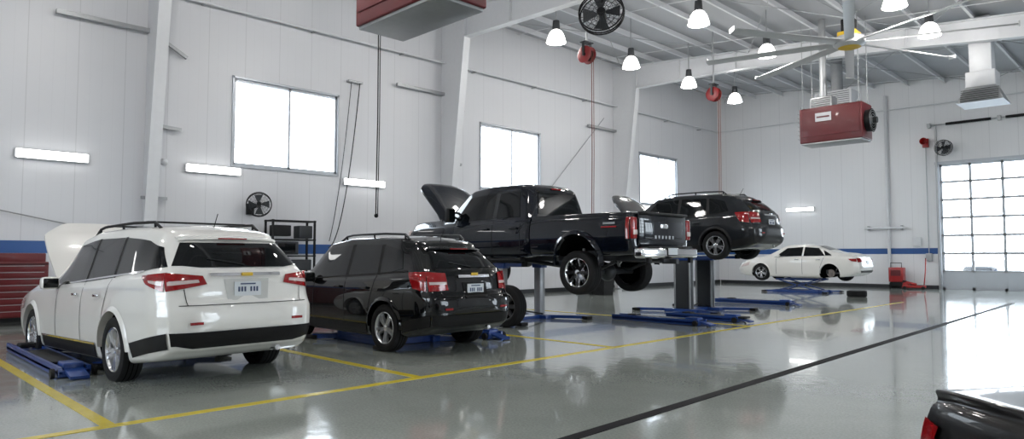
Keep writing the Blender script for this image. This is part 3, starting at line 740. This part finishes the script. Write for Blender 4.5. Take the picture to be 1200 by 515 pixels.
# ------------------------------------------------------------------ lifts
def pedestal_lift(name,loc,top,Y=(-.6,.6),w=.5,L=1.8,pm=DGREY):
    """two slab pedestals with blue arms carrying the car sills"""
    b=MB()
    for y in Y:
        b.box((0,y,.04),(w+.5,.32,.08),BLUE,bev=.01)
        b.box((0,y,(top-.1)/2+.04),(w,.14,top-.18),pm,bev=.015)
        for s in(1,-1): b.box((s*(w/2-.03),y,(top-.1)/2),(.05,.17,top-.2),GREY,bev=.01)
        b.box((0,y,top-.10),(w+.1,.2,.12),BLUE,bev=.01)
        for s in(1,-1):
            b.bar((s*(w/2),y,top-.08),(s*L/2,y+(.1 if y>0 else -.1),top-.08),.11,.07,BLUE)
            b.tube([(s*L/2,y+(.1 if y>0 else -.1),top-.12),(s*L/2,y+(.1 if y>0 else -.1),top-.01)],.07,BLACK,14)
            b.bar((s*(w/2+.1),y,.05),(s*(L/2+.25),y+(.45 if y>0 else -.45),.05),.12,.07,BLUE)
            b.box((s*(L/2+.25),y+(.45 if y>0 else -.45),.04),(.2,.2,.07),BLACK,bev=.01)
    b.box((0,0,.04),(.3,Y[1]-Y[0],.07),BLUE)
    b.tube([(.1,Y[0],.1),(.12,0,.2),(.1,Y[1],.1)],.02,BLACK,6)
    return b.obj(name,loc)
def low_lift(name,loc,top,L=2.1,W=.9):
    b=MB()
    for sd in (1,-1):
        y=sd*W/2
        b.box((0,y,.05),(L+.3,.16,.10),BLUE,bev=.01)
        if top>.3:
            for s in(1,-1): b.bar((-s*(L/2-.12),y+s*.03,.1),(s*(L/2-.12),y+s*.03,top-.08),.04,.09,BLUE,up=(0,1,0))
            b.tube([(0,y-.08,top/2),(0,y+.08,top/2)],.04,DGREY,10)
        b.box((0,y,top-.05),(L,.18,.07),BLUE,bev=.01)
        for s in(1,-1): b.tube([(s*L*.42,y,top-.03),(s*L*.42,y,top+.0)],.07,BLACK,14)
    b.box((-L/2,0,.06),(.14,W,.1),BLUE); b.box((L/2,0,.06),(.14,W,.1),BLUE)
    for s in(1,-1):
        for q in (1,-1):
            b.bar((s*L/2,q*W/2,.05),(s*(L/2+.35),q*(W/2+.35),.05),.12,.08,BLUE); b.box((s*(L/2+.35),q*(W/2+.35),.04),(.2,.2,.06),BLACK,bev=.01)
    return b.obj(name,loc)
low_lift('low_rise_lift',(-11.2,3.3,0),.17,L=1.6,W=.9)
low_lift('low_rise_lift',(-10.0,6.9,0),.17,L=1.4,W=.9)
low_lift('low_rise_lift',(-11.3,27.9,0),.58,L=1.7,W=.9)
pedestal_lift('vehicle_lift',(-11.0,11.3,0),1.34,(-.62,.62),w=.2,L=1.6,pm=GREY)
pedestal_lift('vehicle_lift',(-9.5,16.4,0),1.50,(-.55,.55),w=.5,L=1.8)
def runner(name,loc,L=3.6,rz=0):
    b=MB()
    b.box((0,0,.05),(L,.34,.08),BLUE,bev=.01)
    for s in (1,-1):
        b.bar((-L/2,s*.15,.09),(L/2,s*.15,.09),.04,.08,BLUE)
        b.tube([(L/2-.05,s*.2,.06),(L/2-.05,s*.24,.06)],.06,BLACK,14)
    b.box((.3,0,.11),(1.5,.28,.04),BLACK,bev=.01)
    b.box((L/2-.2,0,.13),(.3,.22,.08),BLUE,bev=.02); b.box((-L/2+.5,0,.13),(.22,.22,.06),BLACK,bev=.02)
    b.bar((L/2-.1,0,.1),(L/2+.25,0,.03),.2,.03,BLUE)
    return b.obj(name,loc,(0,0,rz))
runner('lift_runner',(-11.2,2.14,0),3.3)
runner('lift_runner',(-9.9,8.3,0),2.4)
runner('lift_runner',(-8.4,12.9,0),2.2)
runner('lift_runner',(-8.0,14.2,0),1.8)
runner('lift_runner',(-9.6,20.0,0),2.4)
# loose wheel
b=MB(); wheel(b,(0,0,0),.43,.28,-1,'8',ALLOYD); b.obj('spare_wheel',(-10.0,9.85,.43),(0,0,math.radians(8)))
b=MB(); wheel(b,(0,0,0),.33,.22,1,'5'); o=b.obj('spare_wheel',(-8.6,26.0,.115),(pi/2,0,0))
# ------------------------------------------------------------------ high bay lamps
def highbay(x,y,z=7.95,power=110):
    b=MB(); top=roofz(x)-.02
    b.tube([(0,0,top-z),(0,0,.62)],.02,GREY,8); b.lathe([(.66,0),(.66,.10),(.42,.12),(.38,.10),(.38,0)],DGREY,seg=20)
    b.lathe([(.38,.10),(.34,.16),(.26,.22),(.12,.27),(0,.30),(-.01,.30),(.0,.285),(.12,.25),(.26,.2),(.33,.14)],LAMPG,seg=32)
    b.sphere((0,0,.2),.08,BULB,(1,1,1.4))
    o=b.obj('high_bay_lamp',(x,y,z))
    l=bpy.data.lights.new('lamp_bulb','POINT'); l.energy=power; l.color=(1,.975,.94); l.shadow_soft_size=.14
    lo=bpy.data.objects.new('lamp_bulb',l); scene.collection.objects.link(lo); lo.parent=o; lo.location=(0,0,-.15)
for x,ys in ((-13.5,(-2,4,9.8,15.4,19.3,23.1,26.8)),(-9.6,(-2,4,9.5,17,21.3)),(-5.3,(-2,5,12,19.4,22.7)),(1.5,(0,8,16,24))):  # lamps at low y and the rightmost row are unseen, added for light
    for y in ys: highbay(x,y)
# ------------------------------------------------------------------ unit heaters
def heater(name,loc,L=2.1,D=.95,H=1.2):
    b=MB(); x,y,z=loc
    b.box((0,0,H/2),(L,D,H),DRED,bev=.03)
    b.box((0,-D/2-.01,H*.55),(L*.92,.02,H*.75),DRED,bev=.008)
    b.box((-L*.1,-D/2-.03,H*.7),(.5,.02,.28),WHITE); b.box((-L*.1,-D/2-.045,H*.7),(.4,.01,.05),DRED)
    b.box((0,0,-.02),(L*.96,D*.92,.06),GREY,bev=.01)
    for k in range(7): b.box((-L/2-.04,0,.15+k*(H-.3)/6),(.1,D*.85,.015),GREY,R=Matrix.Rotation(.5,4,'Y'))
    M=Matrix.Translation((L/2,0,H*.5))@Matrix.Rotation(pi/2,4,'Y')
    b.lathe([(0,H*.30),(.14,H*.31),(.16,H*.33),(.16,H*.30)],BLACK,M,30)
    for k in range(4):
        a=k*pi/2+.4; V=[M@Vector((math.cos(a+q)*r,math.sin(a+q)*r,.08+w)) for r,q,w in((.06,0,0),(H*.28,-.25,.03),(H*.28,.35,-.03),(.06,.5,0))]; b.add(V,[(0,1,2,3)],GREY)
    b.tube([M@Vector((0,0,.05)),M@Vector((0,0,.3))],.10,DGREY,14)
    for r in (.12,.2,.28,.34): 
        pts=[M@Vector((math.cos(t)*r,math.sin(t)*r,.18)) for t in np.linspace(0,2*pi,25)]; b.tube(pts,.006,GREY,5)
    b.box((-L*.2,.1,H+.2),(.7,.5,.4),GREY,bev=.02); b.tube([(-L*.2,.1,H+.3),(-L*.2,.1,roofz(x-.2*L)-z-.02)],.11,GREY,16)
    for k in range(5): b.box((-L*.2,-.17,H+.06+k*.07),(.6,.05,.012),DGREY)
    for sx in(1,-1):
        for sy in(1,-1): b.tube([(sx*L*.45,sy*D*.42,H-.02),(sx*L*.45,sy*D*.42,roofz(x+sx*L*.45)-z-.02)],.012,GREY,6)
    for s in(1,-1): b.bar((s*L*.45,-D*.55,H+.02),(s*L*.45,D*.55,H+.02),.05,.05,GREY)
    return b.obj(name,loc)
heater('unit_heater',(-8.2,23.2,5.18),1.95,.95,1.15)
heater('unit_heater',(-8.4,6.35,5.15),2.1,.95,1.2)
# white air duct on the right
b=MB(); x=-4.55;y=25.6
b.box((0,0,1.85),(.6,.6,1.8),WHITE,bev=.02); b.box((0,0,.75),(.8,.8,.5),WHITE,bev=.03)
b.add([(-.4,-.4,.5),(.4,-.4,.5),(.4,.4,.5),(-.4,.4,.5),(-.62,-.62,0),(.62,-.62,0),(.62,.62,0),(-.62,.62,0)],[(0,1,5,4),(1,2,6,5),(2,3,7,6),(3,0,4,7),(4,5,6,7)],GREY)
for k in range(6): b.box((0,-.63-.02+k*.03,.05+k*.07),(1.0,.03,.015),DGREY)
b.obj('air_duct_diffuser',(x,y,6.25))
# air duct behind heater
b=MB(); b.box((0,0,.35),(1.4,1.0,.7),WHITE,bev=.02)
for k in range(8): b.box((0,-.52,.06+k*.08),(1.25,.04,.015),DGREY,R=Matrix.Rotation(.4,4,'X'))
b.tube([(0,0,.6),(0,0,roofz(-10)-7.4)],.22,GREY,20); b.obj('ventilation_box',(-10.0,28.6,7.35))
# HVLS ceiling fan
b=MB(); fx,fy,fz=-6.7,20.2,7.35
b.tube([(0,0,roofz(fx)-fz-.02),(0,0,.75)],.06,YELP,12); b.box((0,0,.62),(.34,.34,.38),BLACK,bev=.03); b.box((0,-.0,.36),(.5,.5,.16),YELP,bev=.03)
b.lathe([(.3,0),(.3,.36),(.24,.42),(.08,.42),(.0,.3),(0,0)],LGREY,seg=30); b.lathe([(0,0),(-.03,.2),(.0,.3)],YELP,seg=24)
for k in range(8):
    a=2*pi*k/8+.32; R=Matrix.Rotation(a,4,'Z')@Matrix.Rotation(math.radians(1),4,'Y')
    V=[];F=[]
    for r in (.35,3.9):
        for yy,zz in((-.12,.10),(0,.17),(.12,.18),(.13,.16),(0,.14),(-.12,.085)): V.append(R@Vector((r,yy,zz)))
    n=6
    for j in range(n): F.append((j,(j+1)%n,n+(j+1)%n,n+j))
    F+=[tuple(range(n)),tuple(range(n,2*n))]; b.add(V,F,LGREY)
    b.bar(R@Vector((3.9,-.12,.14)),R@Vector((3.93,.13,.18)),.03,.12,LGREY)
for k in range(4):
    a=k*pi/2+.5; b.tube([(0,0,.9),(1.6*math.cos(a),1.6*math.sin(a),roofz(fx+1.6*math.cos(a))-fz-.03)],.008,GREY,5)
b.obj('ceiling_fan',(fx,fy,fz))
# caged circulation fan
def caged_fan(name,loc,R,yaw,pitch,ceil=None,wallx=None,bracket=None):
    b=MB(); M=Matrix.Rotation(yaw,4,'Z')@Matrix.Rotation(pi/2+pitch,4,'X')  # local z-> facing
    for zz,rr in((.1,1.0),(-.1,1.0),(0,1.02)):
        b.tube([M@Vector((math.cos(t)*R*rr,math.sin(t)*R*rr,zz)) for t in np.linspace(0,2*pi,37)],R*.035,BLACK,6)
    for s in(1,-1):
        for q in(.35,.55,.78):
            b.tube([M@Vector((math.cos(t)*R*q,math.sin(t)*R*q,s*(.1+.06*(1-q)))) for t in np.linspace(0,2*pi,31)],R*.012,DGREY,5)
        for k in range(20):
            a=2*pi*k/20; b.tube([M@Vector((math.cos(a)*R*.15,math.sin(a)*R*.15,s*.15)),M@Vector((math.cos(a)*R,math.sin(a)*R,s*.1))],R*.01,DGREY,4)
    for k in range(4):
        a=k*pi/2; V=[M@Vector((math.cos(a+q)*r*R,math.sin(a+q)*r*R,w)) for r,q,w in((.12,0,0),(.9,-.35,.05),(.92,.45,-.05),(.14,.6,0))]; b.add(V,[(0,1,2,3)],DGREY)
    b.tube([M@Vector((0,0,-.25)),M@Vector((0,0,.1))],R*.2,BLACK,16)
    if ceil: b.tube([(0,0,R),(0,0,ceil)],.025,BLACK,8); b.tube([M@Vector((0,0,-.2)),(0,0,R*.9),(0,0,R+.1)],.02,BLACK,6)
    if bracket: b.tube([M@Vector((0,0,-.2)),bracket],.03,BLACK,8); b.box(bracket,(.08,.2,.3),BLACK)
    return b.obj(name,loc)
caged_fan('circulation_fan',(-10.4,13.6,7.6),.56,math.radians(30),-.25,ceil=roofz(-10.4)-7.62)
caged_fan('circulation_fan',(-17.9,8.2,2.85),.32,math.radians(65),-.1,bracket=(-.55,0,-.1))
caged_fan('circulation_fan',(-7.55,34.0,6.15),.33,math.radians(-15),-.1,bracket=(0,.5,0))
# hose reels
def reel(name,loc,length,m=RED,hm=ORANGE,s=.8):
    b=MB(); x,y,z=loc; M=alongY((0,0,0),-1)
    for q in(1,-1): b.lathe([(q*.12*s,.06*s),(q*.12*s,.3*s),(q*.14*s,.32*s),(q*.15*s,.3*s),(q*.14*s,.06*s)],m,M,30)
    b.lathe([(-.11*s,.1*s),(-.11*s,.2*s),(-.05*s,.22*s),(.0,.2*s),(.05*s,.22*s),(.11*s,.2*s),(.11*s,.1*s)],BLACK,M,24)
    b.tube([(0,-.18*s,0),(0,.18*s,0)],.05,DGREY,12); b.box((0,.2*s,.2*s),(.08,.03,.5*s),DGREY); b.box((0,0,.45*s),(.22,.46*s,.03),DGREY); b.box((0,-.2*s,.2*s),(.08,.03,.5*s),DGREY)
    b.tube([(0,0,.45*s),(0,0,roofz(x)-z-.02)],.03,GREY,8)
    for o,r in((.17,.013),(.24,.010)):
        b.tube([(o,0,.05),(o+.01,0,-.3),(o,.01,-length*.6),(o-.02,0,-length)],r,hm,8)
    b.sphere((.17,0,-length),.045,BLACK)
    return b.obj(name,loc)
DR2=mat('reel_red',(.22,.01,.012),.4)
reel('hose_reel',(-12.4,15.5,7.35),4.8,DR2); reel('hose_reel',(-12.2,22.6,7.35),4.3,DR2); reel('hose_reel',(-12.3,8.1,7.4),5.1,DR2,BLACK)
b=MB()
def cat(p,q,sag,n=24):
    p=Vector(p);q=Vector(q); return [p.lerp(q,t)+Vector((0,0,-sag*4*t*(1-t))) for t in np.linspace(0,1,n)]
b.tube(cat((XL+.15,11.3,6.9),(XL+.15,10.6,1.9),.6),.014,DGREY,6)
b.tube(cat((XL+.15,11.6,6.9),(XL+.3,10.5,1.7),1.2),.018,DGREY,6)
b.box((XL+.09,11.45,6.9),(.16,.5,.06),GREY); b.obj('air_hose')
# ------------------------------------------------------------------ wall-side equipment
def toolchest(name,loc,W=2.0,D=.62,H=1.5,rz=0,m=DRED):
    b=MB(); b.box((0,0,.12+H*.42),(D,W,H*.84-.1),m,bev=.015); b.box((-.03,0,H*.93),(D*.85,W*.96,H*.16),m,bev=.02)
    b.box((D/2-.02,0,H*.84+.02),(.05,W,.02),BLACK)
    n=8
    for c in range(2):
        for k in range(n):
            z=.2+k*(H*.72)/n; y=(-.25+.5*c)*W
            b.box((D/2+.008,y,z+.055),(.02,W*.46,H*.72/n-.018),m,bev=.004); b.box((D/2+.025,y,z+.10),(.015,W*.42,.012),GREY)
    for sx in(1,-1):
        for sy in(1,-1): b.tube([(sx*D*.35,sy*W*.42-.03,.065),(sx*D*.35,sy*W*.42+.03,.065)],.062,BLACK,14)
    return b.obj(name,loc,(0,0,rz))
toolchest('tool_chest',(-17.7,2.35,0),2.0); toolchest('tool_chest',(-17.7,.1,0),1.9)
b=MB(); b.box((0,0,.92),(.8,3.2,.06),GREY,bev=.01)
for sx in(1,-1):
    for y in(-1.5,0,1.5): b.box((sx*.34,y,.45),(.05,.05,.9),DGREY)
b.box((0,0,.3),(.7,3.1,.03),DGREY); b.box((0,.9,.5),(.6,.8,.4),DRED,bev=.02); b.box((.0,-.8,.45),(.5,.6,.3),CARD); b.obj('workbench',(-17.9,9.2,0))
b=MB()
for sy in(1,-1):
    for sx in(1,-1): b.box((sx*.22,sy*.62,.75),(.05,.05,1.5),BLACK)
for z in (.02,.5,.95,1.47): b.box((0,0,z),(.5,1.3,.04),BLACK)
b.box((0,-.2,.72),(.4,.7,.36),DGREY,bev=.02); b.box((.21,-.2,.72),(.01,.5,.26),GLASS); b.box((0,.38,1.17),(.36,.4,.36),DGREY,bev=.02); b.box((0,-.3,1.2),(.3,.5,.3),BLACK,bev=.02); b.box((0,.1,.25),(.4,.9,.3),DGREY,bev=.02)
b.obj('equipment_rack',(-17.85,9.1,.955))
b=MB(); b.lathe([(0,0),(0,.09),(.05,.08),(.08,.05),(.09,0)],WHITE,Matrix.Translation((XL+.02,5.95,3.85))@Matrix.Rotation(pi/2,4,'Y'),20); b.obj('motion_sensor')
for k,(x,y,m) in enumerate(((-17.6,13.2,DGREY),(-17.6,22,DGREY),(-15.8,20.6,BLACK))):
    b=MB(); b.add([( -.28,-.28,0),(.28,-.28,0),(.28,.28,0),(-.28,.28,0),(-.36,-.36,.95),(.36,-.36,.95),(.36,.36,.95),(-.36,.36,.95)],[(0,1,2,3),(0,1,5,4),(1,2,6,5),(2,3,7,6),(3,0,4,7)],m)
    b.box((0,0,.97),(.78,.78,.05),m,bev=.02); b.box((0,0,1.03),(.5,.6,.08),m,bev=.03)
    for s in(1,-1): b.tube([(-.3,s*.3,.08),(-.3,s*.36,.08)],.08,BLACK,14)
    b.obj('waste_bin',(x,y,0))
toolchest('tool_chest',(-17.7,15.2,0),1.6,.6,1.3)
b=MB()
b.box((0,0,.12),(.9,.34,.1),RED,bev=.02); b.box((-.3,0,.22),(.25,.2,.14),RED,bev=.03)
for sx in(.35,-.35):
    for sy in(1,-1): b.tube([(sx,sy*.16,.07),(sx,sy*.22,.07)],.07,BLACK,14)
b.tube([(.1,0,.2),(-.36,0,.32)],.06,RED,10); b.lathe([(.33,0),(.33,.08),(.36,.09),(.38,.07)],BLACK,Matrix.Translation((-.36,0,0)),14)
b.tube([(.38,0,.2),(.45,0,.9),(.47,0,1.35)],.025,RED,8); b.tube([(.47,-.2,1.35),(.47,.2,1.35)],.02,BLACK,8)
b.obj('floor_jack',(-8.75,33.6,0),(0,0,math.radians(10)))
b=MB(); b.box((0,0,.62),(.6,.4,.65),RED,bev=.03); b.box((0,-.21,.7),(.4,.02,.26),DRED); b.tube([(-.22,-.1,.9),(-.22,-.1,1.15),(.22,-.1,1.15),(.22,-.1,.9)],.018,BLACK,8)
for s in(1,-1): b.tube([(s*.28,.1,.13),(s*.33,.1,.13)],.13,BLACK,16)
b.box((0,0,.2),(.5,.3,.3),BLACK); b.box((0,-.12,.05),(.4,.06,.1),BLACK); b.obj('battery_charger',(-9.55,34.1,0))
b=MB(); b.box((0,0,0),(.25,.12,.4),RED,bev=.02); b.lathe([(0,.05),(.12,.06),(.3,.16),(.31,.15)],RED,Matrix.Translation((0,-.05,.05))@Matrix.Rotation(pi/2,4,'X'),20); b.obj('alarm_horn',(-8.35,34.5,6.5))
b=MB(); b.tube([(-8.35,34.5,6.3),(-8.35,34.5,1.2)],.02,GREY,8); b.box((-8.35,34.5,1.4),(.25,.12,.35),GREY,bev=.01); b.box((-8.8,34.52,2.1),(.3,.08,.4),WHITE,bev=.01); b.obj('electrical_conduit')
# ------------------------------------------------------------------ outdoors
b=MB(); b.box((-6,14,-.3),(240,260,.2),CONC); b.obj('outdoor_ground')
def lotcar(x,y,paint,rz):
    b=MB(); B=Body([(k[0],)+k[1:] for k in SEDK],gr=.5,gf=.5); V,F=B.mesh(40); b.add(V,F,paint)
    patch(b,lambda x,z,sd:B.side(x,z,sd),((1.22,1.015),(3.2,.975),(2.78,1.31),(1.50,1.31)),GLASS)
    for cx in(1,3.8):
        for sd in(1,-1): wheel(b,(cx,sd*.82,.33),.33,.22,sd,'5')
    b.obj('parked_car',(x,y,-.2),(0,0,rz))
PBL=mat('blue_car_paint',(.05,.12,.35),.3,coat=1)
lotcar(-9.5,50,PG,pi/2*.9); lotcar(-6.2,50,PBL,pi/2*.9); lotcar(-12.5,51,PW,pi/2*.9); lotcar(-3.5,50.5,PW,pi/2*.9)
# ------------------------------------------------------------------ world, camera
w=bpy.data.worlds.new('sky'); scene.world=w; w.use_nodes=True; nt=w.node_tree; bg=nt.nodes['Background']
bg.inputs[0].default_value=(.90,.95,1,1); bg.inputs[1].default_value=9.5
def portal(loc,rot,sx,sy):
    l=bpy.data.lights.new('daylight_portal','AREA'); l.shape='RECTANGLE'; l.size=sx; l.size_y=sy; l.cycles.is_portal=True
    o=bpy.data.objects.new('daylight_portal',l); scene.collection.objects.link(o); o.location=loc; o.rotation_euler=rot
portal(((GD[0]+GD[1])/2,YB+.35,2.75),(-pi/2,0,0),4.6,5.5)
for a,c in wins: portal((XL-.35,(a+c)/2,(WZ0+WZ1)/2),(0,-pi/2,0),WZ1-WZ0,c-a)
for a,c in unseen_rdoors: portal((XR+.35,(a+c)/2,2.75),(0,pi/2,0),5.5,c-a)
portal((-9.7,YF-.35,2.75),(pi/2,0,0),4.6,5.5)
cam=bpy.data.cameras.new('camera'); cam.sensor_width=36; cam.lens=24; cam.clip_start=.05; cam.clip_end=500
co=bpy.data.objects.new('camera',cam); scene.collection.objects.link(co); co.location=(0,0,1.45)
co.rotation_euler=(math.radians(90+3.08),0,math.radians(45)); scene.camera=co
